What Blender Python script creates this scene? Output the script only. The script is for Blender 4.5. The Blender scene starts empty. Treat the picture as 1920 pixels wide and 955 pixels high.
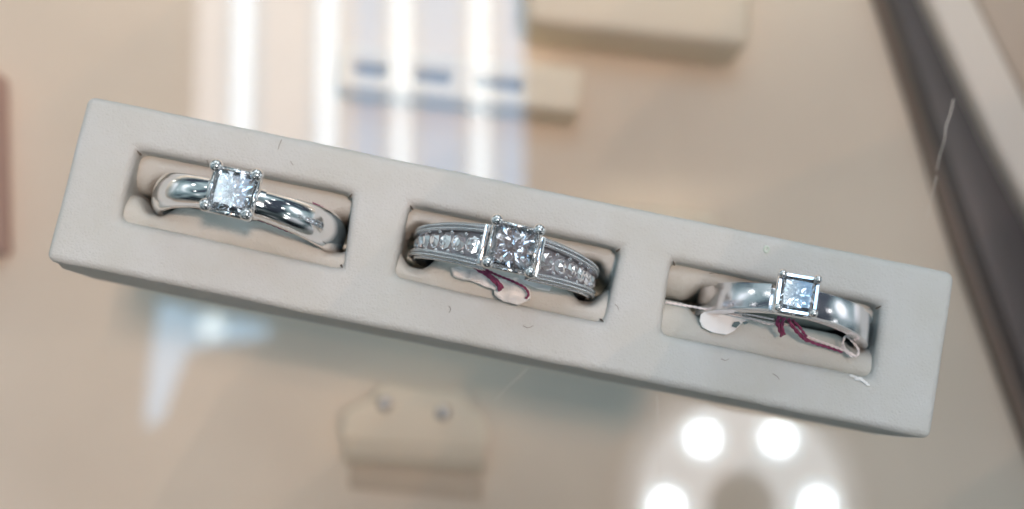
import bpy, bmesh, math, random
from mathutils import Vector, Matrix, noise
random.seed(7)
PI = math.pi
S = bpy.context.scene
S.unit_settings.system = 'METRIC'
S.unit_settings.scale_length = 0.01          # 1 unit = 1 cm
COL = S.collection

# ------------------------------------------------------------------ camera
F_PX, CX, CY = 2174.0, 960.0, 477.5          # focal length and centre in photo pixels
CAM_R = Matrix.Rotation(-0.03998, 3, 'Y') @ Matrix.Rotation(0.12731, 3, 'X')
CAM_C = Vector((0, 0, 12.137))
cam_data = bpy.data.cameras.new('camera')
cam = bpy.data.objects.new('camera', cam_data); COL.objects.link(cam)
cam.matrix_world = Matrix.Translation(CAM_C) @ CAM_R.to_4x4()
cam_data.sensor_width = 36.0
cam_data.lens = 36.0 * F_PX / 1920.0
cam_data.clip_start = 0.1; cam_data.clip_end = 5000
cam_data.dof.use_dof = True
cam_data.dof.focus_distance = 11.75
cam_data.dof.aperture_fstop = 0.15
S.camera = cam

def at(px, py, z):
    """world point at height z seen at photo pixel (px, py); used to take measurements off the photograph"""
    d = CAM_R @ Vector(((px-CX)/F_PX, -(py-CY)/F_PX, -1))
    return CAM_C + d*((z-CAM_C.z)/d.z)

# ------------------------------------------------------------------ world, exposure
W = bpy.data.worlds.new('World'); S.world = W; W.use_nodes = True
nt = W.node_tree; nt.nodes.clear()
o = nt.nodes.new('ShaderNodeOutputWorld'); bg = nt.nodes.new('ShaderNodeBackground')
tc = nt.nodes.new('ShaderNodeTexCoord')
n1 = nt.nodes.new('ShaderNodeTexNoise'); n1.inputs['Scale'].default_value = 1.9; n1.inputs['Detail'].default_value = 1
r1 = nt.nodes.new('ShaderNodeValToRGB')
e = r1.color_ramp.elements
e[0].position = 0.40; e[0].color = (0.05, 0.065, 0.09, 1)
e[1].position = 0.60; e[1].color = (0.44, 0.56, 0.60, 1)
m = r1.color_ramp.elements.new(0.49); m.color = (0.22, 0.32, 0.35, 1)
m = r1.color_ramp.elements.new(0.68); m.color = (1.5, 1.6, 1.7, 1)
nt.links.new(tc.outputs['Generated'], n1.inputs['Vector'])
nt.links.new(n1.outputs['Fac'], r1.inputs['Fac'])
# the side the photographer stands on (-Y) is darker
sx = nt.nodes.new('ShaderNodeSeparateXYZ'); mr = nt.nodes.new('ShaderNodeMapRange')
mr.inputs['From Min'].default_value = -.75; mr.inputs['From Max'].default_value = .15
mr.inputs['To Min'].default_value = .12; mr.inputs['To Max'].default_value = 1.12
vm = nt.nodes.new('ShaderNodeVectorMath'); vm.operation = 'SCALE'
nt.links.new(tc.outputs['Generated'], sx.inputs[0]); nt.links.new(sx.outputs['Y'], mr.inputs['Value'])
nt.links.new(r1.outputs['Color'], vm.inputs[0]); nt.links.new(mr.outputs['Result'], vm.inputs['Scale'])
# made-up bright spots added for gem sparkle, too low for the glass to mirror
vo = nt.nodes.new('ShaderNodeTexVoronoi'); vo.inputs['Scale'].default_value = 4.2; vo.inputs['Randomness'].default_value = .8
lt = nt.nodes.new('ShaderNodeMath'); lt.operation = 'LESS_THAN'; lt.inputs[1].default_value = .17
hi = nt.nodes.new('ShaderNodeMath'); hi.operation = 'LESS_THAN'; hi.inputs[1].default_value = .80
lo = nt.nodes.new('ShaderNodeMath'); lo.operation = 'GREATER_THAN'; lo.inputs[1].default_value = .25
m1 = nt.nodes.new('ShaderNodeMath'); m1.operation = 'MULTIPLY'; m2 = nt.nodes.new('ShaderNodeMath'); m2.operation = 'MULTIPLY'
m3 = nt.nodes.new('ShaderNodeMath'); m3.operation = 'MULTIPLY'; m3.inputs[1].default_value = 6.5
va = nt.nodes.new('ShaderNodeVectorMath'); va.operation = 'ADD'
nt.links.new(tc.outputs['Generated'], vo.inputs['Vector']); nt.links.new(vo.outputs['Distance'], lt.inputs[0])
nt.links.new(sx.outputs['Z'], hi.inputs[0]); nt.links.new(sx.outputs['Z'], lo.inputs[0])
nt.links.new(lt.outputs[0], m1.inputs[0]); nt.links.new(hi.outputs[0], m1.inputs[1])
nt.links.new(m1.outputs[0], m2.inputs[0]); nt.links.new(lo.outputs[0], m2.inputs[1])
nt.links.new(m2.outputs[0], m3.inputs[0])
nt.links.new(vm.outputs['Vector'], va.inputs[0]); nt.links.new(m3.outputs[0], va.inputs[1])
nt.links.new(va.outputs['Vector'], bg.inputs['Color'])
W.cycles.sampling_method = 'MANUAL'; W.cycles.sample_map_resolution = 1024
bg.inputs['Strength'].default_value = 0.8
nt.links.new(bg.outputs['Background'], o.inputs['Surface'])
S.view_settings.view_transform = 'Standard'; S.view_settings.look = 'None'
S.view_settings.exposure = 0.2; S.view_settings.gamma = 1.0
S.cycles.max_bounces = 10; S.cycles.transparent_max_bounces = 16
S.cycles.caustics_reflective = False; S.cycles.caustics_refractive = False
S.cycles.sample_clamp_indirect = 6.0
S.cycles.use_denoising = True

Z_GLASS = -1.56          # top of the glass the tray stands on
Z_FLOOR = -13.0          # floor of the display case
def mirror_point(px, py, h):
    """point at height h above the counter whose reflection in the glass shows at photo pixel (px, py)"""
    p = at(px, py, 2*Z_GLASS - h); p.z = h; return p

# ------------------------------------------------------------------ materials
def nodes(name):
    mt = bpy.data.materials.new(name); mt.use_nodes = True
    t = mt.node_tree; b = t.nodes['Principled BSDF']; return mt, t, b
def mat(name, col, rough=.5, metal=0, bump=0, scale=20, var=0, varscale=3, spec=.5, bdist=.02):
    mt, t, b = nodes(name)
    b.inputs['Base Color'].default_value = (*col, 1); b.inputs['Roughness'].default_value = rough
    b.inputs['Metallic'].default_value = metal; b.inputs['Specular IOR Level'].default_value = spec
    tcn = t.nodes.new('ShaderNodeTexCoord')
    if bump:
        n = t.nodes.new('ShaderNodeTexNoise'); n.inputs['Scale'].default_value = scale; n.inputs['Detail'].default_value = 5
        bp = t.nodes.new('ShaderNodeBump'); bp.inputs['Strength'].default_value = bump; bp.inputs['Distance'].default_value = bdist
        t.links.new(tcn.outputs['Object'], n.inputs['Vector']); t.links.new(n.outputs['Fac'], bp.inputs['Height'])
        t.links.new(bp.outputs['Normal'], b.inputs['Normal'])
    if var:
        n = t.nodes.new('ShaderNodeTexNoise'); n.inputs['Scale'].default_value = varscale; n.inputs['Detail'].default_value = 4
        rp = t.nodes.new('ShaderNodeValToRGB')
        rp.color_ramp.elements[0].position = .3; rp.color_ramp.elements[1].position = .7
        rp.color_ramp.elements[0].color = (*[c*(1-var) for c in col], 1)
        rp.color_ramp.elements[1].color = (*[min(1, c*(1+var)) for c in col], 1)
        t.links.new(tcn.outputs['Object'], n.inputs['Vector']); t.links.new(n.outputs['Fac'], rp.inputs['Fac'])
        t.links.new(rp.outputs['Color'], b.inputs['Base Color'])
    return mt
def leather(name, col):
    mt, t, b = nodes(name)
    b.inputs['Roughness'].default_value = .62; b.inputs['Specular IOR Level'].default_value = .35
    tcn = t.nodes.new('ShaderNodeTexCoord')
    na = t.nodes.new('ShaderNodeTexNoise'); na.inputs['Scale'].default_value = 9; na.inputs['Detail'].default_value = 6; na.inputs['Roughness'].default_value = .6
    nb = t.nodes.new('ShaderNodeTexVoronoi'); nb.inputs['Scale'].default_value = 26; nb.feature = 'DISTANCE_TO_EDGE'
    nw = t.nodes.new('ShaderNodeTexNoise'); nw.inputs['Scale'].default_value = 1.3; nw.inputs['Detail'].default_value = 3
    for n in (na, nb, nw): t.links.new(tcn.outputs['Object'], n.inputs['Vector'])
    b1 = t.nodes.new('ShaderNodeBump'); b1.inputs['Strength'].default_value = .45; b1.inputs['Distance'].default_value = .02
    b2 = t.nodes.new('ShaderNodeBump'); b2.inputs['Strength'].default_value = .42; b2.inputs['Distance'].default_value = .016
    t.links.new(na.outputs['Fac'], b1.inputs['Height']); t.links.new(nb.outputs['Distance'], b2.inputs['Height'])
    t.links.new(b1.outputs['Normal'], b2.inputs['Normal']); t.links.new(b2.outputs['Normal'], b.inputs['Normal'])
    rp = t.nodes.new('ShaderNodeValToRGB')
    rp.color_ramp.elements[0].position = .3; rp.color_ramp.elements[1].position = .7
    rp.color_ramp.elements[0].color = (col[0]*.93, col[1]*.92, col[2]*.88, 1); rp.color_ramp.elements[1].color = (*col, 1)
    t.links.new(nw.outputs['Fac'], rp.inputs['Fac']); t.links.new(rp.outputs['Color'], b.inputs['Base Color'])
    return mt
def emit(name, col, s):
    mt = bpy.data.materials.new(name); mt.use_nodes = True; t = mt.node_tree; t.nodes.clear()
    oo = t.nodes.new('ShaderNodeOutputMaterial'); em = t.nodes.new('ShaderNodeEmission')
    em.inputs['Color'].default_value = (*col, 1); em.inputs['Strength'].default_value = s
    t.links.new(em.outputs[0], oo.inputs['Surface']); return mt
def sheet_glass(name, ior, tint=(1, 1, 1), boost=1.0):
    mt = bpy.data.materials.new(name); mt.use_nodes = True; t = mt.node_tree; t.nodes.clear()
    oo = t.nodes.new('ShaderNodeOutputMaterial'); mx = t.nodes.new('ShaderNodeMixShader')
    tr = t.nodes.new('ShaderNodeBsdfTransparent'); tr.inputs['Color'].default_value = (*tint, 1)
    gl = t.nodes.new('ShaderNodeBsdfGlossy'); gl.inputs['Roughness'].default_value = 0.0
    fr = t.nodes.new('ShaderNodeFresnel'); fr.inputs['IOR'].default_value = ior
    mu = t.nodes.new('ShaderNodeMath'); mu.operation = 'MULTIPLY'; mu.inputs[1].default_value = boost; mu.use_clamp = True
    t.links.new(fr.outputs[0], mu.inputs[0]); t.links.new(mu.outputs[0], mx.inputs['Fac'])
    t.links.new(tr.outputs[0], mx.inputs[1]); t.links.new(gl.outputs[0], mx.inputs[2])
    t.links.new(mx.outputs[0], oo.inputs['Surface']); return mt

M = {}
M['leather'] = leather('cream_leatherette', (.54, .585, .59))
M['roll'] = leather('padded_leatherette', (.55, .575, .555))
M['cloth'] = mat('beige_case_cloth', (.84, .755, .64), .9, bump=.2, scale=30, var=.05, varscale=.25)
M['cream'] = mat('cream_display_leather', (.92, .84, .69), .6, bump=.1, scale=10)
M['cream2'] = mat('tan_display_leather', (.66, .56, .44), .7)
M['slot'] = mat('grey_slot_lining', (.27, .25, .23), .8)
M['rail'] = mat('dark_metal_rail', (.10, .085, .085), .45, var=.2, varscale=.4)
M['rail2'] = mat('brown_rail_edge', (.25, .19, .16), .5)
M['ledge'] = mat('pale_ledge', (.85, .80, .74), .6)
M['ledge2'] = mat('tan_ledge', (.55, .46, .38), .6)
M['rose'] = mat('rose_brown_card', (.55, .36, .31), .7)
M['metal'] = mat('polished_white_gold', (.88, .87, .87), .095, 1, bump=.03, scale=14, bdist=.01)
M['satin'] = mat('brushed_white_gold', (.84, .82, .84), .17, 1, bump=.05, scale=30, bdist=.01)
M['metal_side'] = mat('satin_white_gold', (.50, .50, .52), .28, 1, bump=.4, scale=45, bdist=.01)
M['facet'] = mat('diamond_facets', (.97, .98, 1.0), .02, .82)
def soft_facet():
    mt, t, b = nodes('milky_diamond_facets')
    b.inputs['Base Color'].default_value = (.93, .97, 1, 1); b.inputs['Metallic'].default_value = .85; b.inputs['Roughness'].default_value = .02
    return mt
M['facet_soft'] = soft_facet()
M['crown'] = sheet_glass('diamond_crown', 1.9, (.97, .98, 1), 1.0)
M['glass'] = sheet_glass('counter_glass', 1.52, (.97, .985, .98), 2.0)
M['clear'] = sheet_glass('glass_lower_face', 1.0, (1, 1, 1), 0.0)
M['scratch'] = mat('scratch', (.9, .87, .8), .4)
M['white'] = mat('white_tag', (.78, .84, .86), .4, bump=.3, scale=12)
M['waxy'] = mat('crumpled_tag', (.78, .82, .82), .35, bump=.8, scale=9, bdist=.05)
M['ink'] = mat('dark_ink', (.05, .13, .16), .5)
M['string'] = mat('white_string', (.84, .80, .80), .6)
M['maroon'] = mat('maroon_thread', (.27, .055, .14), .7, bump=.8, scale=60, bdist=.02)
M['lint'] = mat('dark_lint_crease_shadow', (.16, .15, .13), .9)  # lint colour, also painted as shadow in the slot-corner creases
M['glue'] = mat('green_smudge', (.52, .64, .58), .4)
M['tube'] = emit('fluorescent_tube', (.74, .89, 1.0), 10)
M['panel'] = emit('troffer_panel', (.30, .62, 1.0), 4.6)
M['strip'] = emit('added_warm_strip', (1, .93, .84), 14)  # emission of the added, unseen strip light that brightens the case floor
M['panel2'] = emit('troffer_panel_bright', (.92, .95, 1), 3.8)
M['recess'] = mat('dark_recess_metal', (.30, .30, .32), .35, .9)  # darker metal for the sunken channel of the pave band
M['halo_dim'] = emit('lamp_diffuser_rim', (.9, .95, 1.0), 1.3)
M['lens'] = emit('led_glow_disc', (.84, .94, 1.0), 8)  # soft glow round each LED, put into an added disc
M['tube_glow'] = emit('tube_glow_strip', (.58, .80, 1.0), 3.6)  # emission standing in for the soft glow beside each tube
M['led'] = emit('led', (.86, .95, 1.0), 34)
M['halo'] = emit('lamp_diffuser', (.9, .95, 1.0), 4.0)
M['bluelight'] = emit('blue_white_light', (.38, .70, 1.0), 4.6)
M['bluelight2'] = emit('blue_white_core', (.75, .92, 1.0), 9)
M['house'] = mat('lamp_housing', (.25, .25, .26), .5)

# ------------------------------------------------------------------ helpers
def link(name, verts, faces, mt, parent=None, smooth=False, mats=None, mi=None):
    me = bpy.data.meshes.new(name); me.from_pydata([tuple(v) for v in verts], [], faces); me.update()
    bm = bmesh.new(); bm.from_mesh(me); bmesh.ops.recalc_face_normals(bm, faces=bm.faces); bm.to_mesh(me); bm.free()
    for x in (mats or [mt]): me.materials.append(x)
    if mi:
        for p, k in zip(me.polygons, mi): p.material_index = k
    if smooth:
        for p in me.polygons: p.use_smooth = True
    ob = bpy.data.objects.new(name, me); COL.objects.link(ob)
    if parent: ob.parent = parent
    return ob
def sharp(ob, ang=28):
    for p in ob.data.polygons: p.use_smooth = True
    ob.data.set_sharp_from_angle(angle=math.radians(ang)); return ob
def bevel(ob, w, seg=3, ang=35):
    b = ob.modifiers.new('bevel', 'BEVEL'); b.width = w; b.segments = seg; b.limit_method = 'ANGLE'; b.angle_limit = math.radians(ang)
    for p in ob.data.polygons: p.use_smooth = True
    return ob
def tag(o, label=None, cat=None, group=None, kind=None):
    if label: o['label'] = label
    if cat: o['category'] = cat
    if group: o['group'] = group
    if kind: o['kind'] = kind
    return o
def empty(name, mw):
    o = bpy.data.objects.new(name, None); COL.objects.link(o); o.matrix_world = mw; o.empty_display_size = .3; return o
def box_geo(c, s, rot=None):
    V = []; 
    for dx in (-.5, .5):
        for dy in (-.5, .5):
            for dz in (-.5, .5):
                p = Vector((dx*s[0], dy*s[1], dz*s[2]))
                if rot: p = rot @ p
                V.append(Vector(c)+p)
    F = [(0,1,3,2),(4,6,7,5),(0,4,5,1),(2,3,7,6),(0,2,6,4),(1,5,7,3)]
    return V, F
def merge(parts):
    V, F = [], []
    for v, f in parts:
        n = len(V); V += list(v); F += [tuple(i+n for i in q) for q in f]
    return V, F
def sphere_geo(c, r, nu=12, nv=8, sc=(1, 1, 1)):
    V, F = [], []
    for j in range(nv+1):
        t = math.pi*j/nv
        for i in range(nu):
            a = 2*math.pi*i/nu
            V.append(Vector(c)+Vector((r*sc[0]*math.sin(t)*math.cos(a), r*sc[1]*math.sin(t)*math.sin(a), r*sc[2]*math.cos(t))))
    for j in range(nv):
        for i in range(nu):
            F.append((j*nu+i, j*nu+(i+1) % nu, (j+1)*nu+(i+1) % nu, (j+1)*nu+i))
    return V, F
def tube_geo(pts, r, n=8, sub=4, r2=None):
    """smooth tube through pts (Catmull-Rom), radius r tapering to r2"""
    P = [Vector(p) for p in pts]
    Q = []
    if len(P) > 2 and sub > 1:
        E = [P[0]*2-P[1]] + P + [P[-1]*2-P[-2]]
        for i in range(1, len(E)-2):
            for k in range(sub):
                t = k/sub; a, b, c, d = E[i-1], E[i], E[i+1], E[i+2]
                Q.append(.5*((2*b)+(c-a)*t+(2*a-5*b+4*c-d)*t*t+(3*b-a-3*c+d)*t**3))
        Q.append(P[-1])
    else: Q = P
    V, F = [], []
    for i, q in enumerate(Q):
        d = (Q[min(i+1, len(Q)-1)]-Q[max(i-1, 0)]).normalized()
        x = d.cross(Vector((0, 0, 1)))
        if x.length < 1e-3: x = d.cross(Vector((0, 1, 0)))
        x.normalize(); y = d.cross(x)
        rr = r if r2 is None else r+(r2-r)*i/(len(Q)-1)
        for k in range(n):
            a = 2*math.pi*k/n; V.append(q+x*math.cos(a)*rr+y*math.sin(a)*rr)
    for i in range(len(Q)-1):
        for k in range(n): F.append((i*n+k, i*n+(k+1) % n, (i+1)*n+(k+1) % n, (i+1)*n+k))
    F.append(tuple(range(n))[::-1]); F.append(tuple((len(Q)-1)*n+k for k in range(n)))
    return V, F
def prism_geo(poly, z0, z1):
    n = len(poly)
    V = [Vector((p[0], p[1], z0)) for p in poly]+[Vector((p[0], p[1], z1)) for p in poly]
    F = [tuple(range(n))[::-1], tuple(range(n, 2*n))]+[(i, (i+1) % n, n+(i+1) % n, n+i) for i in range(n)]
    return V, F

# ------------------------------------------------------------------ tray frame of reference
TH = -0.19778
TC = Vector((0.440, 1.4285, 0))
TRAY = Matrix.Translation(TC) @ Matrix.Rotation(TH, 4, 'Z')
TRAY_I = TRAY.inverted()
def loc(px, py, w=0.0):
    return TRAY_I @ at(px, py, w)

# ------------------------------------------------------------------ lights
LH = 55.0
lp = mirror_point(1392, 948, LH)
lamp = empty('round_led_lamp', Matrix.Translation(lp))
tag(lamp, 'round lamp head with a ring of bright white LEDs, mirrored in the glass', 'lamp')
def disc_geo(c, r, h, n=40):
    return prism_geo([(c[0]+r*math.cos(2*math.pi*i/n), c[1]+r*math.sin(2*math.pi*i/n)) for i in range(n)], c[2], c[2]+h)
SC = (LH - 2*Z_GLASS + 12.1)/F_PX               # cm per photo pixel at the mirrored lamp
link('housing', *merge([disc_geo((0, 0, .3), 250*SC, 2.2), tube_geo([(0, 0, 2), (0, 6, 12), (0, 30, 26)], .9)]), M['house'], lamp)
for ra, rb, mt_ in ((64, 196, M['halo']), (197, 232, M['halo_dim'])):
    V, F = [], []
    for i in range(48):
        a = 2*math.pi*i/48
        for rad, z in ((ra, .1), (rb, .1), (rb, .25), (ra, .25)): V.append((rad*SC*math.cos(a), rad*SC*math.sin(a), z))
    for i in range(48):
        for q in range(4): F.append((i*4+q, i*4+(q+1) % 4, ((i+1) % 48)*4+(q+1) % 4, ((i+1) % 48)*4+q))
    link('diffuser', V, F, mt_, lamp)
for k in range(6):
    a = math.radians(60*k)
    e_ = link('led', *disc_geo((142*SC*math.cos(a), 142*SC*math.sin(a), -.05), 27*SC, .12, 24), M['led'], lamp)
    link('lens', *disc_geo((142*SC*math.cos(a), 142*SC*math.sin(a), .04), 47*SC, .05, 32), M['lens'], e_)  # added emissive disc, paints a soft halo round the LED
# assumed unseen cluster of warm downlights, placed to cast the tray's shadow, high above the counter (each tiny, together they give a soft-edged shadow)
for k in range(8):
    sd = bpy.data.lights.new('assumed_warm_downlight', 'SPOT'); sd.energy = 142000/8; sd.color = (1, .66, .50)
    sd.spot_size = math.radians(80); sd.spot_blend = .5; sd.shadow_soft_size = 0
    so = bpy.data.objects.new('assumed_warm_downlight', sd); COL.objects.link(so)
    a = 2*math.pi*k/8+.3; rr = 3.4 if k % 2 else 1.7
    so.location = (13.4+rr*math.cos(a), -.1+rr*math.sin(a), 75)

# added unseen warm strip light brightening the case floor, under the back glass edge
csl = empty('added_case_strip_light', Matrix.Translation((0, 23, -2.4)))
tag(csl, 'added unseen warm strip light brightening the case floor, under the back edge of the glass', 'strip light')
link('channel', *box_geo((0, .2, .25), (110, 1.8, .3)), M['house'], csl)
link('diffuser', *box_geo((0, 0, 0), (106, 1.0, .16)), M['strip'], csl)

# ceiling troffer, 168 cm above the counter; its tubes are what the glass mirrors as four bright stripes
CH = 168.0
c0, c1 = mirror_point(352, 430, CH), mirror_point(985, 430, CH)
t0, t1 = mirror_point(425, -300, CH), mirror_point(1050, -300, CH)
X = (c1-c0).normalized(); Y = Vector((-X.y, X.x, 0)); 
if (t0-c0).dot(Y) < 0: Y = -Y
wid = (c1-c0).length; hei = (t0-c0).dot(Y)
rot = Matrix((X, Y, X.cross(Y))).transposed().to_4x4()
tro = empty('ceiling_light', Matrix.Translation((c0+c1)/2+Y*hei/2) @ rot)
tag(tro, 'ceiling light with four fluorescent tubes, mirrored as bright stripes in the glass', 'ceiling light')
link('panel', *box_geo((wid*.24, 0, 3), (wid*.52, hei, 1)), M['panel'], tro)
link('panel', *box_geo((-wid*.26, 0, 3), (wid*.48, hei, 1)), M['panel2'], tro)
for fx in (.145, .40, .625, .865):
    e_ = link('tube', *box_geo((wid*(fx-.5), 0, 1.2), (wid*.048, hei*.98, 1.2)), M['tube'], tro)
    link('tube_glow', *box_geo((wid*(fx-.5), 0, 2.15), (wid*.115, hei*.98, .5)), M['tube_glow'], e_)  # wider dim strip added to give the tube glowing, soft sides
V, F = merge([box_geo((sx*(wid/2+1), 0, 3), (1.6, hei+3, 4)) for sx in (-1, 1)]+[box_geo((0, sy*(hei/2+1), 3), (wid, 1.6, 4)) for sy in (-1, 1)])
link('frame', V, F, M['house'], tro)

# made-up glowing shape, mirrored as a bluish reflection before the tray's left half
BH = 120.0
pts = [(300, 560), (350, 578), (400, 590), (455, 598), (505, 612), (500, 632), (440, 642), (380, 648), (350, 660), (330, 710), (300, 790), (272, 800), (278, 720), (286, 640)]
P = [mirror_point(x, y, BH) for x, y in pts]; cc = sum(P, Vector())/len(P)
bl = empty('bluish_glow_shape', Matrix.Translation(cc))
tag(bl, 'made-up bluish glowing shape with a pointed tail, mirrored in the glass below the tray front', 'light')
link('glow_outline', *prism_geo([(p-cc)[:2] for p in P], 0, .6), M['bluelight'], bl)
q = mirror_point(398, 612, BH)-cc
link('glow_core', *[g for g in disc_geo((q.x, q.y, -.3), 1.5, .3, 20)], M['bluelight2'], bl)

# ------------------------------------------------------------------ case: floor, glass, rails
fl = link('case_floor', *box_geo((0, 40, Z_FLOOR-.25), (400, 400, .5)), M['cloth']); tag(fl, kind='structure')
fl.name = 'floor'
pane = bpy.data.objects.new('glass_countertop', bpy.data.meshes.new('glass_countertop')); COL.objects.link(pane)
V, F = box_geo((0, 20, Z_GLASS-.3), (150, 110, .6))
bpy.data.objects.remove(pane)
pane = link('glass_countertop', V, F, None, mats=[M['glass'], M['clear']], mi=[1, 1, 1, 1, 1, 0])
pane.data.update()
for p in pane.data.polygons: p.material_index = 0 if p.normal.z > .5 else 1
tag(pane, 'clear scratched glass countertop that the ring tray stands on', 'countertop')
def scratch(pts, r, jit=0):
    P = [at(x+random.uniform(-jit, jit), y, Z_GLASS+.012) for x, y in pts]
    o = link('scratch', *tube_geo(P, r, 5, 3, r*.4), M['scratch'], pane)
scratch([(990, 690), (972, 708), (950, 728), (928, 752)], .005)
scratch([(1788, 186), (1782, 215), (1775, 238), (1771, 262), (1764, 290), (1756, 320)], .0055, 1.5)
scratch([(1756, 330), (1748, 370), (1738, 410)], .004)
scratch([(1232, 742), (1234, 800), (1236, 850), (1237, 905)], .005)

def case_box(name, px, ztop, zbot, mt, bev=.12, parent=None):
    P = [at(x, y, ztop) for x, y in px]
    return bevel(link(name, *prism_geo([(p.x, p.y) for p in P], zbot, ztop), mt, parent), bev, 4)

o = case_box('display_block', [(985, -120), (1418, -120), (1408, 88), (990, 42)], -11.3, Z_FLOOR, M['cream'], .25)
tag(o, 'large cream display block inside the case, cut off by the top edge', 'display block')
o = case_box('display_riser', [(1090, 376), (1352, 398), (1348, 560), (1090, 540)], -11.8, Z_FLOOR, M['cream'], .2)
tag(o, 'small cream riser in the case peeking out right behind the tray', 'riser')

# ------------------------------------------------------------------ main tray
NSLOT = [[(-4.088, .431), (-1.757, .438), (-1.690, -.366), (-4.088, -.336)],
         [(-1.148, .441), (1.143, .437), (1.113, -.379), (-1.153, -.342)],
         [(1.707, .419), (3.994, .395), (4.011, -.381), (1.726, -.38)]]
def frame_mesh(L, Wd, H, slots, inset=0.0):
    """open frame with rectangular slots through it: lattice of quads, hole walls and outer walls"""
    cols = [-L/2]+[None]*(2*len(slots))+[L/2]
    rows = []
    for r in range(4):
        row = []
        for c in range(len(cols)):
            if c == 0 or c == len(cols)-1:
                x = cols[c]; y = [-Wd/2, slots[0 if c == 0 else -1][3 if c == 0 else 2][1], slots[0 if c == 0 else -1][0 if c == 0 else 1][1], Wd/2][r]
            else:
                s = slots[(c-1)//2]; left = (c-1) % 2 == 0
                lo = s[3] if left else s[2]; hi = s[0] if left else s[1]
                x, y = [(lo[0], -Wd/2), lo, hi, (hi[0], Wd/2)][r]
            row.append((x, y))
        rows.append(row)
    nc = len(cols); V = []
    for z in (0, -H):
        for r in range(4):
            for c in range(nc):
                x, y = rows[r][c]
                if z < 0:
                    x *= 1-inset; y = y if 0 < r < 3 else y*(1-inset*2)
                V.append((x, y, z))
    idx = lambda l, r, c: l*4*nc+r*nc+c
    F = []
    hole = lambda r, c: r == 1 and c % 2 == 1
    for r in range(3):
        for c in range(nc-1):
            if hole(r, c):
                a, b, d, e2 = (r, c), (r, c+1), (r+1, c+1), (r+1, c)
                for p, q2 in ((a, b), (b, d), (d, e2), (e2, a)):
                    F.append((idx(0, *p), idx(0, *q2), idx(1, *q2), idx(1, *p)))
            else:
                F.append((idx(0, r, c), idx(0, r, c+1), idx(0, r+1, c+1), idx(0, r+1, c)))
                F.append((idx(1, r, c), idx(1, r+1, c), idx(1, r+1, c+1), idx(1, r, c+1)))
    for c in range(nc-1):
        for r in (0, 3): F.append((idx(0, r, c), idx(0, r, c+1), idx(1, r, c+1), idx(1, r, c)))
    for r in range(3):
        for c in (0, nc-1): F.append((idx(0, r, c), idx(0, r+1, c), idx(1, r+1, c), idx(1, r, c)))
    return V, F
V, F = frame_mesh(9.46, 1.80, 1.52, NSLOT)
tray = link('ring_tray', V, F, M['leather'])
tray.matrix_world = TRAY
tag(tray, 'long cream leatherette ring tray with three slots, standing on the glass counter', 'ring tray')
bm = bmesh.new(); bm.from_mesh(tray.data)
ed = [e for e in bm.edges if len(e.link_faces) == 2 and e.calc_face_angle() > .6]
bmesh.ops.bevel(bm, geom=ed, offset=.09, segments=5, profile=.5, affect='EDGES', clamp_overlap=True)
for it in range(4):
    le = [e for e in bm.edges if e.calc_length() > .22]
    if not le: break
    bmesh.ops.subdivide_edges(bm, edges=le, cuts=1, use_grid_fill=True)
bmesh.ops.triangulate(bm, faces=[f for f in bm.faces if len(f.verts) > 4])
for v in bm.verts:
    n = noise.noise_vector(v.co*.9)*.013 + noise.noise_vector(v.co*3.3)*.006
    v.co += n*(1 if v.co.z > -1.4 else .3)
    # the wrapped skin sags a little towards the slot lips; the lower side bulges as it does on the real tray
    if v.co.y < -.8 and v.co.z < -.3: v.co.y -= .035*max(0, 1-(v.co.x+4.7)/9.4)
bm.to_mesh(tray.data); bm.free()
for p in tray.data.polygons: p.use_smooth = True

RINGS = [(-2.815, .0, 1.05, .19), (-.037, .045, 1.0, .21), (3.03, .06, .93, .15)]   # u, v, radius, half width of band
GAP = [.012, .045, .012]
def rolls(k):
    s = NSLOT[k]; rc = RINGS[k]
    u0, u1 = min(s[0][0], s[3][0])-.05, max(s[1][0], s[2][0])+.05
    for side in (1, -1):
        vin = .035; vout = .50 if side > 0 else -.44
        top = -.22 if side > 0 else -.10
        prof = []
        a = abs(vout-vin); R_ = min(.25, a*.5)
        prof.append((vin, -1.35))
        for t in range(0, 9):
            an = math.pi/2*t/8
            prof.append((vin+side*(R_-R_*math.cos(an)), top-R_*1.25+R_*1.25*math.sin(an)))
        prof.append((vin+side*a*.62, top+.005))
        for t in range(0, 7):
            an = math.pi/2*t/6
            prof.append((vout-side*(.16-.16*math.sin(an)), top-.2+.2*math.cos(an)))
        prof.append((vout, -1.35))
        NU = 60; V = []; n = len(prof)
        for i in range(NU+1):
            u = u0+(u1-u0)*i/NU
            for (v, w) in prof:
                vv, ww = v, w
                nn = noise.noise_vector(Vector((u*1.7+k*9, v*3+side*5, w*2)))
                nz = noise.noise(Vector((u*7, v*9+side*3, w*8+k)))
                ww += nn.z*.03+nz*.008 if w > -1.2 else 0
                g = GAP[k]*(.6+.8*abs(nn.x)*2)
                d = (vv-vin)*side
                # indentation where the ring presses into the padding
                rho = math.hypot(u-rc[0], w+.30); sw = max(0, min(1, 1.25-abs(rho-rc[2]+.07)/.20)); sw = sw*sw*(3-2*sw)
                need = g+(rc[3]-.03)*sw
                fall = max(0, 1-d/.35) if w > -1.2 else 1
                edge_need = (rc[1]-vin)*side+need
                vv = vin+side*(d+max(0, edge_need)*fall)
                V.append((u, vv, ww))
        F = [(i*n+j, i*n+j+1, (i+1)*n+j+1, (i+1)*n+j) for i in range(NU) for j in range(n-1)]
        F += [(i*n+n-1, i*n, (i+1)*n, (i+1)*n+n-1) for i in range(NU)]
        F += [tuple(range(n)), tuple(NU*n+j for j in range(n))]
        link('padded_roll', V, F, M['roll'], tray, smooth=True)
for k in range(3): rolls(k)
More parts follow.
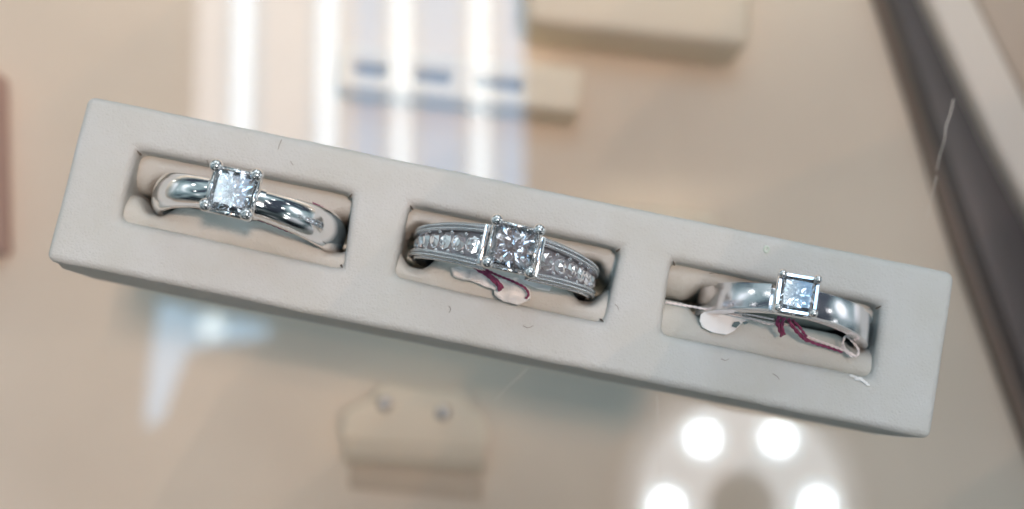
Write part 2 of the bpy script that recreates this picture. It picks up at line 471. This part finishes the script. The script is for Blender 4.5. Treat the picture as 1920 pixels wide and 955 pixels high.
# marks on the tray skin
p = loc(1437, 468, 0); link('smudge', *merge([tube_geo([(p.x+.022*math.cos(a), p.y+.03*math.sin(a), .004) for a in [i*math.pi/4 for i in range(9)]], .016, 6)]), M['glue'], tray)
p = loc(1612, 712, 0)
rnd = random.Random(4); g = []
for k in range(7):
    x, y = p.x-.09+.03*k, p.y+.03-.01*k+rnd.uniform(-.012, .012)
    g.append(sphere_geo((x, y, .002), rnd.uniform(.018, .028), 8, 5, (1.5, .8, .35)))
link('scuff', *merge(g), M['white'], tray, smooth=True)
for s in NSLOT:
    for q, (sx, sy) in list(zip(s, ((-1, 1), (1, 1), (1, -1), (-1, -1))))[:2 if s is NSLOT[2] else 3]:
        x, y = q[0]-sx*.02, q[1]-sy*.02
        link('corner_crease_shadow', *tube_geo([(x+sx*.012, y+sy*.012, -.022), (x+sx*.002, y+sy*.002, -.04), (x-sx*.016, y-sy*.014, -.09)], .004, 6, 3, .012), M['lint'], tray)  # dark slivers stand in for the shadow inside the corner creases

# lint on the tray
LINT = [([(528, 262), (524, 272), (521, 281)], 'short straight', 'behind the domed ring'),
        ([(545, 303), (550, 310)], 'tiny speck-like', 'above the right end of the left slot'),
        ([(388, 300), (391, 309)], 'tiny', 'right above the domed ring diamond'),
        ([(842, 574), (845, 580), (842, 587)], 'slightly bent', 'in front of the middle slot'),
        ([(1352, 673), (1360, 676), (1367, 673)], 'flat curved', 'in front of the right slot'),
        ([(1449, 701), (1457, 706), (1461, 712)], 'slanting curved', 'in front of the flat band ring'),
        ([(892, 407), (894, 403)], 'pinpoint', 'above the pave shoulder in the middle'),
        ([(981, 611), (990, 615), (1000, 611)], 'pale curled', 'in front of the middle ring tag'),
        ([(1330, 513), (1340, 512), (1350, 514)], 'horizontal hair-like', 'at the back lip of the right slot'),
        ([(1153, 571), (1158, 575), (1160, 581)], 'hooked', 'right of the middle slot')]
for L, how, where in LINT:
    P = [loc(x, y, .010) for x, y in L]
    c = TRAY @ P[0]
    o = link('lint_fibre', *tube_geo([(TRAY @ q)-c for q in P], .0034, 5, 4, .002), M['lint']); o.location = c
    tag(o, how+' dark lint on the tray '+where, 'lint', 'lint fibres on the tray')

# ------------------------------------------------------------------ rings
def band_geo(Rin, prof_f, phis, closed=True):
    """prof_f(phi) -> list of (axial, height above Rin); X across the finger hole, Y axial, Z up"""
    V = []; n = None
    for ph in phis:
        pr = prof_f(ph); n = len(pr)
        for a, h in pr:
            r = Rin+h; V.append((r*math.sin(ph), a, r*math.cos(ph)))
    F = []; m_ = len(phis)
    for i in range(m_ if closed else m_-1):
        for j in range(n):
            F.append((i*n+j, i*n+(j+1) % n, ((i+1) % m_)*n+(j+1) % n, ((i+1) % m_)*n+j))
    if not closed: F += [tuple(range(n))[::-1], tuple((m_-1)*n+j for j in range(n))]
    return V, F
def dome(w, t, n=14, e=2.0):
    out = [(-w/2, 0)]
    for i in range(n+1):
        a = math.pi*(1-i/n); c, s_ = math.cos(a), math.sin(a)
        out.append((w/2*math.copysign(abs(c)**(2/e), c), t*.25+t*.75*abs(s_)**(2/e)))
    out.append((w/2, 0)); return out
def flat(w, t, b=.02):
    return [(-w/2, 0), (-w/2, t-b), (-w/2+b*.3, t-b*.3), (-w/2+b, t), (w/2-b, t), (w/2-b*.3, t-b*.3), (w/2, t-b), (w/2, 0)]
PH = [2*math.pi*i/160 for i in range(160)]
def lerp(a, b, t): return a+(b-a)*max(0, min(1, t))

def diamond(parent, s, z, seed, n=9, amp=.11, fm='facet'):
    """square brilliant: thin clear crown over the faceted back"""
    rnd = random.Random(seed); h = s/2; tb = h*.74; V = []; F = []
    def ring_(r, zz, bow=.0):
        out = []
        for (x0, y0), (x1, y1) in (((-1, -1), (1, -1)), ((1, -1), (1, 1)), ((1, 1), (-1, 1)), ((-1, 1), (-1, -1))):
            for t in (0, .25, .5, .75):
                x, y = x0+(x1-x0)*t, y0+(y1-y0)*t
                k = 1-bow*(1-(2*t-1)**2) if t else 1
                out.append((x*r*k if abs(x) == 1 and t else x*r, y*r*k if abs(y) == 1 and t else y*r, zz))
        return out
    a = ring_(h, z-s*.12, -.03); b = ring_(h*.88, z-s*.05, 0); c = ring_(tb, z, -.05)
    V = a+b+c; N = 16
    for l in (0, 1):
        for i in range(N):
            p0, p1, q1, q0 = l*N+i, l*N+(i+1) % N, (l+1)*N+(i+1) % N, (l+1)*N+i
            F += [(p0, p1, q1), (p0, q1, q0)] if i % 2 else [(p0, p1, q0), (p1, q1, q0)]
    F.append(tuple(range(2*N, 3*N)))
    st = link('diamond', V, F, M['crown'], parent)
    # faceted back: kites and chevrons fanning out from the culet to the four sides
    V = [(0, 0, z-s*.16)]; F = []; per = n; N = per*4; radii = (.24, .46, .70, .97)
    for l, rr in enumerate(radii):
        for i in range(N):
            t = (i+(.5 if l % 2 else 0))/per; sd_ = int(t) % 4; u_ = (t-int(t))*2-1
            x, y = ((u_, -1), (1, u_), (-u_, 1), (-1, -u_))[sd_]
            kz = (1 if (i+l//2) % 2 else -1)*amp*s*(1.25-.5*rr)+rnd.uniform(-1, 1)*amp*s*.7
            V.append((x*h*rr+rnd.uniform(-.02, .02)*s*(rr < .9), y*h*rr+rnd.uniform(-.02, .02)*s*(rr < .9), z-s*(.16-.05*(rr-.5))+kz))
    for i in range(N): F.append((0, 1+i, 1+(i+1) % N))
    for l in range(len(radii)-1):
        for i in range(N):
            a, b = 1+l*N+i, 1+l*N+(i+1) % N
            c_, d_ = a+N, b+N
            F += [(a, b, c_), (b, d_, c_)] if l % 2 == 0 else [(a, b, d_), (a, d_, c_)]
    k = len(V)
    V += [(-h*.97, -h*.97, z-s*.45), (h*.97, -h*.97, z-s*.45), (h*.97, h*.97, z-s*.45), (-h*.97, h*.97, z-s*.45)]
    F.append((k, k+1, k+2, k+3))
    link('facets', V, F, M[fm], st)
    return st
def basket(parent, s, zt, zb, r, tip, rails=2, frame_w=.035, ballr=None):
    h = s/2*1.02
    for sx, sy in ((-1, 1), (1, 1), (1, -1), (-1, -1)):
        g = [tube_geo([(sx*h*.45, sy*h*.45, zb), (sx*h*.9, sy*h*.9, zt-.18*s), (sx*h*1.06, sy*h*1.06, zt-.05), (sx*h*1.0, sy*h*1.0, zt+.03)], r*.8, 10, 5, r)]
        g.append(sphere_geo((sx*h*.97, sy*h*.97, zt+.035), tip, 14, 10, (1, 1, .85)))
        if ballr is None: g.append(tube_geo([(sx*h*1.02, sy*h*1.02, zt+.035), (sx*h*.84, sy*h*.84, zt+.045)], tip*.8, 8, 1, tip*.45))
        link('prong', *merge(g), M['metal'], parent, smooth=True)
    g = []
    for i in range(rails):
        z = zt-.085-.11*i; hh = h*(1.02-.17*i)
        c = [(-hh, -hh, z), (hh, -hh, z), (hh, hh, z), (-hh, hh, z)]
        for a in range(4):
            g.append(tube_geo([c[a], c[(a+1) % 4]], frame_w, 8, 1))
    link('gallery', *merge(g), M['metal'], parent, smooth=True)

def ring_root(name, label, k, wc, head_px, head_w, yaw, roll=0.0):
    """ring centre at height wc in the slot; leans so that its head reaches the measured point"""
    u, v, R, _ = RINGS[k]
    h = loc(*head_px, head_w)
    up = (h-Vector((u, v, wc)))
    x = Vector((math.cos(yaw), math.sin(yaw), 0))
    y = up.cross(x).normalized()
    z = up.normalized() if roll == 0 else Vector((0, 0, 1))
    if roll != 0: z = (up - x*up.dot(x)).normalized()
    y = z.cross(x).normalized(); x = y.cross(z).normalized()
    mw = Matrix((x, y, z)).transposed().to_4x4(); mw.translation = Vector((u, v, wc))
    o = empty(name, TRAY @ mw); tag(o, label, 'ring'); return o, up.length

# --- ring 1: domed polished solitaire
r1_, hd = ring_root('solitaire_ring', 'polished domed solitaire ring with large square diamond in the first slot from the left', 0, -.30, (434, 357), 1.06, -.02)
def pf(ph):
    a = abs(math.atan2(math.sin(ph), math.cos(ph)))
    w = lerp(.27, .40, (a-.15)/.95) if a < 1.6 else lerp(.40, .34, (a-1.6)/.6)
    sm = max(0, min(1, (1.15-a)/1.0)); sm = sm*sm*(3-2*sm)
    return dome(w, .15+.085*sm, 20, e=lerp(2.05, 2.5, sm))
link('shank', *band_geo(.895, pf, PH), M['metal'], r1_, smooth=True)
for sg in (1, -1):       # upright collar where the band meets the head
    ph = sg*math.radians(13)
    R3 = Matrix.Rotation(ph, 3, 'Y'); V, F = band_geo(.9, lambda q: dome(.31, .265, 16, e=2.6), [ph-.025, ph, ph+.025], False)
    sharp(link('collar', V, F, M['metal'], r1_))
basket(r1_, .40, hd-.02, .95, .042, .066, 2, .036)
diamond(r1_, .385, hd+.005, 3, 6, .034, 'facet_soft')

# --- ring 2: pave band
r2_, hd2 = ring_root('pave_ring', 'vintage ring with beaded edges and rows of small diamonds beside a square stone, middle slot', 1, -.30, (963, 462), 1.06, -.02)
def w2(ph): return lerp(.445, .30, (abs(math.atan2(math.sin(ph), math.cos(ph)))-.2)/1.2)
def pf3(ph):
    w, t = w2(ph), .16; e_ = .078
    return [(-w/2, 0), (-w/2, t), (-w/2+e_, t), (-w/2+e_+.01, t-.05), (w/2-e_-.01, t-.05), (w/2-e_, t), (w/2, t), (w/2, 0)]
phs3 = [math.radians(14)+i*(math.radians(332))/150 for i in range(151)]
V, F = band_geo(.84, pf3, phs3, False)
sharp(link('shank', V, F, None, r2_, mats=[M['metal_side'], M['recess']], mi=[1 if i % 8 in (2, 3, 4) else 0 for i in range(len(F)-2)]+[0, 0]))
for side in (-1, 1):
    for sg in (-1, 1):
        g = []
        for i in range(8, 53):
            ph = sg*math.radians(i*1.85)
            for (rr, off) in ((1.008, .020), (1.008, .058), (.955, -.004)):
                a = side*(w2(ph)/2-off)
                g.append(sphere_geo((rr*math.sin(ph), a, rr*math.cos(ph)), .019, 6, 4))
        link('beaded_edge', *merge(g), M['metal'], r2_, smooth=True)
for sg in (-1, 1):
    for i in range(7):
        ph = sg*math.radians(23.5+i*10.0); r = .955; sz = lerp(.09, .075, i/6)
        R3 = Matrix.Rotation(ph, 3, 'Y')
        V, F, mi = [], [], []
        rn = random.Random(i*7+sg)
        N = 8
        V.append((0, 0, .045)); 
        for (rad, zz) in ((.5, .042), (.95, .012), (1.0, -.02)):
            for q in range(N):
                a = 2*math.pi*(q+(.5 if rad < .9 else 0))/N
                V.append((sz*rad*math.cos(a), sz*rad*math.sin(a), zz+rn.uniform(-.008, .008)))
        for q in range(N): F.append((0, 1+q, 1+(q+1) % N))
        for l in (0, 1):
            for q in range(N):
                a, b = 1+l*N+q, 1+l*N+(q+1) % N; F += [(a, a+N, b), (b, a+N, b+N)]
        V = [R3 @ (Vector((v[0], v[1]*1.1, v[2]))+Vector((0, 0, r))) for v in V]
        link('accent_diamond', V, F, M['facet'], r2_)
    for i in range(8):
        ph = sg*math.radians(18.5+i*10.0)
        for a in (-1, 1):
            link('bead', *sphere_geo((.985*math.sin(ph), a*.098, .985*math.cos(ph)), .022, 8, 6), M['metal'], r2_, smooth=True)
    ph = sg*math.radians(16.5)
    bevel(link('end_bar', *box_geo((1.0*math.sin(ph), 0, 1.0*math.cos(ph)+.02), (.055, .42, .20)), M['metal'], r2_), .015, 3)
basket(r2_, .425, hd2-.02, .85, .034, .062, 2, .024, ballr=.052)
diamond(r2_, .41, hd2+.01, 11, 6, .042)
# arched bridge under the head
link('bridge', *band_geo(.78, lambda ph: flat(.24, .10), [math.radians(-24+i*4) for i in range(13)], False), M['metal'], r2_)

# --- ring 3: flat tapered
r3_, hd3 = ring_root('flat_band_ring', 'flat tapered polished ring with framed square diamond in the slot farthest right', 2, -.32, (1496, 551), .98, .0)
def pf4(ph):
    a = abs(math.atan2(math.sin(ph), math.cos(ph)))
    return flat(lerp(.24, .30, (a-.2)/1.0), .13, .012)
sharp(link('shank', *band_geo(.80, pf4, PH), M['satin'], r3_))
bpy.context.view_layer.update()
for sg in (1, -1):
    phs = [sg*math.radians(lerp(13, 52, i/16)) for i in range(17)]
    def pf5(ph):
        t = (abs(math.degrees(ph))-13)/39
        return [(a, h) for a, h in flat(lerp(.27, .30, t), lerp(.13, .045, t), .012)]
    sharp(link('shoulder', *band_geo(.915, pf5, phs, False), M['satin'], r3_))
hd3z = hd3
basket(r3_, .345, hd3z-.015, .85, .03, .044, 2, .03)
V, F = [], []
h_, hi_ = .192, .168
g = []
for a, b in (((-h_, -h_), (h_, -h_)), ((h_, -h_), (h_, h_)), ((h_, h_), (-h_, h_)), ((-h_, h_), (-h_, -h_))):
    k = hi_/h_; z0, z1 = hd3z-.22, hd3z-.015
    P = [(a[0], a[1]), (b[0], b[1]), (b[0]*k, b[1]*k), (a[0]*k, a[1]*k)]
    g.append(prism_geo(P, z0, z1))
link('stone_frame', *merge(g), M['metal'], r3_)
diamond(r3_, .34, hd3z+.005, 23, 4, .034, 'facet_soft')

# ------------------------------------------------------------------ tags and threads
def px_tube(L, r, n=8, sub=5, r2=None): return tube_geo([loc(x, y, w) for x, y, w in L], r, n, sub, r2)
def twist(L, r, turns=9.0):
    """two-ply twisted thread along the measured path"""
    P = [loc(x, y, w) for x, y, w in L]; E = [P[0]*2-P[1]]+P+[P[-1]*2-P[-2]]; Q = []
    for i in range(1, len(E)-2):
        a, b, c, d = E[i-1], E[i], E[i+1], E[i+2]; m_ = max(4, int((c-b).length/(r*.9)))
        for k in range(m_):
            t = k/m_; Q.append(.5*((2*b)+(c-a)*t+(2*a-5*b+4*c-d)*t*t+(3*b-a-3*c+d)*t**3))
    Q.append(P[-1]); out = []
    for s_ in (0, math.pi):
        R_ = []; acc = 0
        for i, q in enumerate(Q):
            d = (Q[min(i+1, len(Q)-1)]-Q[max(i-1, 0)]).normalized(); x = d.cross(Vector((0, 0, 1))).normalized(); y = d.cross(x)
            if i: acc += (q-Q[i-1]).length
            an = acc/(r*7)*2*math.pi+s_
            R_.append(q+x*math.cos(an)*r*.5+y*math.sin(an)*r*.5)
        out.append(tube_geo(R_, r*.58, 6, 1))
    return merge(out)
def sheet(poly, w, t, amp, seed, nsub=3):
    bm = bmesh.new(); c = Vector((0, 0, 0))
    pts = [loc(x, y, w) for x, y in poly]
    vs = [bm.verts.new(p) for p in pts]; f = bm.faces.new(vs)
    bmesh.ops.triangulate(bm, faces=[f]); 
    for _ in range(nsub): bmesh.ops.subdivide_edges(bm, edges=bm.edges[:], cuts=1, use_grid_fill=True)
    ex = bmesh.ops.extrude_face_region(bm, geom=bm.faces[:])
    for v in [g for g in ex['geom'] if isinstance(g, bmesh.types.BMVert)]: v.co.z += t
    for v in bm.verts:
        nv = noise.noise_vector(v.co*6+Vector((seed, 0, 0))); v.co += Vector((nv.x*.25, nv.y*.25, nv.z))*amp
    bm.verts.ensure_lookup_table(); bm.verts.index_update()
    V = [v.co.copy() for v in bm.verts]; F = [tuple(v.index for v in f.verts) for f in bm.faces]; bm.free()
    return V, F
def local_root(name, px, w, label, cat):
    p = loc(*px, w); o = empty(name, TRAY @ Matrix.Translation(p)); tag(o, label, cat); return o, p
def rel(geo, p): return [Vector(v)-p for v in geo[0]], geo[1]

t2, p2 = local_root('price_tag', (940, 545), -.05, 'crumpled translucent white tag with maroon thread tucked under the middle ring', 'price tag')
g = merge([sheet([(846, 502), (862, 500), (885, 506), (908, 514), (930, 528), (940, 548), (925, 545), (900, 532), (872, 527), (850, 518)], -.04, .09, .10, 2),
           sheet([(925, 528), (950, 520), (978, 528), (995, 545), (992, 562), (972, 575), (945, 566), (925, 552)], -.02, .10, .11, 9)])
link('tag_paper', *rel(g, p2), M['waxy'], t2, smooth=True)
link('tag_strip', *rel(sheet([(975, 512), (1036, 534), (1030, 546), (1008, 542), (972, 528)], .02, .015, .01, 4, 2), p2), M['white'], t2)
g = merge([twist([(880, 492, .08), (900, 508, .14), (925, 522, .18), (938, 545, .14)], .022),
           twist([(900, 500, .1), (930, 515, .18), (962, 528, .2), (984, 540, .2), (991, 552, .16), (986, 560, .12)], .014),
           twist([(905, 502, .1), (920, 520, .17), (935, 532, .19), (940, 542, .16)], .03)])
link('thread', *rel(g, p2), M['maroon'], t2, smooth=True)

t3, p3 = local_root('price_tag', (1450, 600), -.1, 'white rounded tag with dark ink mark and white string, tied to the flat band ring', 'price tag')
g = sheet([(1313, 590), (1322, 584), (1350, 588), (1380, 592), (1405, 600), (1390, 606), (1376, 620), (1362, 628), (1335, 624), (1316, 614), (1311, 602)], -.06, .03, .015, 5)
link('tag_paper', *rel(g, p3), M['white'], t3)
g = merge([sheet([(1372, 612), (1376, 604), (1385, 603), (1388, 607), (1380, 615)], -.02, .012, .004, 1, 1), sheet([(1392, 605), (1398, 602), (1403, 606), (1396, 609)], -.02, .012, .004, 1, 1)])
link('ink_mark', *rel(g, p3), M['ink'], t3)
g = merge([twist([(1248, 567, -.12), (1290, 574, -.06), (1340, 583, .0), (1400, 596, .06), (1440, 607, .08), (1460, 607, .08), (1485, 613, .06), (1510, 630, .02), (1550, 645, .02), (1590, 660, .04), (1605, 668, .04), (1609, 655, .05), (1590, 632, .05), (1583, 634, .03), (1578, 655, .0)], .015),
           twist([(1345, 585, -.02), (1400, 590, .02), (1452, 600, .04)], .012),
           twist([(1580, 648, .03), (1592, 664, .05), (1602, 668, .03)], .02)])
link('string', *rel(g, p3), M['string'], t3, smooth=True)
g = merge([twist([(1462, 594, .10), (1458, 606, .13), (1462, 618, .10), (1466, 630, .04)], .024),
           twist([(1470, 596, .12), (1466, 612, .14), (1470, 628, .06)], .02),
           twist([(1478, 598, .12), (1486, 612, .13), (1500, 628, .09), (1515, 640, .06)], .022),
           twist([(1486, 600, .12), (1500, 615, .13), (1512, 632, .09)], .016),
           twist([(1505, 634, .06), (1530, 645, .02), (1555, 652, .0), (1580, 660, .0)], .018)])
link('thread', *rel(g, p3), M['maroon'], t3, smooth=True)

t1_, p1 = local_root('maroon_thread', (560, 425), -.1, 'thin maroon thread caught under the domed ring in the left slot', 'thread')
g = merge([twist([(470, 405, -.1), (510, 420, -.06), (545, 434, -.04), (580, 441, -.05), (610, 448, -.1)], .02),
           twist([(585, 380, -.22), (605, 390, -.2), (630, 405, -.22), (640, 418, -.3)], .012)])
link('strand', *rel(g, p1), M['maroon'], t1_, smooth=True)

# ------------------------------------------------------------------ things inside the case (out of focus)
def case_tray():
    z = -11.6
    p0, p1_, p2_ = at(640, 78, z), at(1094, 128, z), at(1088, 212, z)
    X = (p1_-p0).normalized(); L = (p1_-p0).length; Wd = abs((p2_-p1_).dot(Vector((-X.y, X.x, 0))))
    c = (p0+p1_)/2+Vector((X.y, -X.x, 0))*Wd/2
    mw = Matrix.Translation((c.x, c.y, z)) @ Matrix.Rotation(math.atan2(X.y, X.x), 4, 'Z')
    sl = [[(L*(a-.5), Wd*.12), (L*(b-.5), Wd*.12), (L*(b-.5), -Wd*.17), (L*(a-.5), -Wd*.17)] for a, b in ((.06, .20), (.31, .46), (.56, .76))]
    V, F = frame_mesh(L, Wd, abs(Z_FLOOR-z)-.002, sl)
    o = bevel(link('case_ring_tray', V, F, M['cream']), .1, 3); o.matrix_world = mw
    tag(o, 'small cream slotted ring tray lying inside the case behind the main tray', 'ring tray')
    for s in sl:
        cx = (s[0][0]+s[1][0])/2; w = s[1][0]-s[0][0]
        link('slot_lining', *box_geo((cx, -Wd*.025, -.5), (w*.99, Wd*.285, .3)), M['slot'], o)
case_tray()

# earring stand
zt = -12.1
outl = [(640, 790), (645, 772), (668, 758), (698, 748), (706, 728), (722, 722), (860, 736), (874, 744), (880, 762), (903, 780), (914, 802), (914, 835), (905, 845), (645, 828), (636, 815)]
P = [at(x, y, zt) for x, y in outl]; c = sum(P, Vector())/len(P); c.z = Z_FLOOR
est = empty('earring_stand', Matrix.Translation(c))
tag(est, 'small cream earring stand with notched shoulders inside the case below the tray', 'earring stand')
ymin = min(p.y for p in P); ymax = max(p.y for p in P)
bm = bmesh.new(); f = bm.faces.new([bm.verts.new(p-c) for p in P])
ex = bmesh.ops.extrude_face_region(bm, geom=[f])
for v in [g for g in ex['geom'] if isinstance(g, bmesh.types.BMVert)]: v.co.z -= .45
V = [v.co.copy() for v in bm.verts]; bm.verts.index_update(); F = [tuple(v.index for v in f.verts) for f in bm.faces]; bm.free()
bevel(link('pad', V, F, M['cream'], est), .22, 5)
# curved front that rolls down from the pad
a0, a1 = at(645, 822, zt)-c, at(908, 840, zt)-c
V, F = [], []
NS = 10
for i in range(NS+1):
    t = math.pi/2*i/NS
    for q in (a0, a1): V.append((q.x, q.y-.55*math.sin(t), zt-c.z-.04-.62*(1-math.cos(t))))
for i in range(NS+1):
    for q in (a0, a1): V.append((q.x, q.y+.2, .12))
n2 = 2*(NS+1)
for i in range(NS): F += [(2*i, 2*i+1, 2*i+3, 2*i+2), (2*i, 2*i+2, n2+2*i+2, n2+2*i), (2*i+1, n2+2*i+1, n2+2*i+3, 2*i+3)]
F.append((2*NS, 2*NS+1, n2+2*NS+1, n2+2*NS)); 
link('front_roll', V, F, M['cream'], est, smooth=False)
bp_ = [at(x, y, -12.8)-c for x, y in ((655, 800), (905, 820), (905, 940), (655, 915))]
bevel(link('base', *prism_geo([(p.x, p.y) for p in bp_], .002, .22), M['cream2'], est), .06)
for k, (x, y) in enumerate(((722, 757), (831, 774))):
    p = at(x, y, zt+.08)
    o = link('stud_earring', *merge([sphere_geo((0, 0, 0), .16, 10, 8), tube_geo([(0, 0, 0), (0, 0, -.3)], .03, 6, 1)]), M['metal_side']); o.location = p
    tag(o, ('left' if k == 0 else 'right')+' small dark stud earring pinned on the cream earring stand', 'earring', 'stud earrings on the stand')

# dark metal channel and pale ledges at the case edge
def strip(name, px, ztop, mt, zbot=Z_FLOOR, parent=None, bev=.1):
    P = [at(x, y, ztop) for x, y in px]
    return bevel(link(name, *prism_geo([(p.x, p.y) for p in P], zbot, ztop), mt, parent), bev)
er = strip('case_edge_rail', [(1660, -60), (1708, -60), (1850, 250), (2060, 660), (2200, 940), (2010, 940), (1830, 450), (1745, 200)], -11.9, M['rail'])
tag(er, 'dark metal channel running diagonally along the case edge at upper right', 'rail')
strip('rail_lip', [(1636, -60), (1660, -60), (1745, 200), (1830, 450), (2010, 940), (1975, 940), (1800, 460), (1720, 200)], -12.4, M['rail2'], parent=er)
lg = strip('case_ledge', [(1716, -60), (1800, -60), (1905, 150), (2250, 900), (2215, 940), (2070, 660), (1858, 250)], -11.4, M['ledge'])
tag(lg, 'pale cream ledge outside the dark metal channel at upper right', 'ledge')
strip('outer_board', [(1802, -60), (2100, -60), (2400, 700), (2260, 900), (1908, 150)], -11.9, M['ledge2'], parent=lg)
dc = strip('display_card', [(-140, 100), (-10, 130), (-3, 470), (-140, 500)], -12.2, M['rose'])
tag(dc, 'rose brown display card mostly outside the left edge of the picture', 'display card')
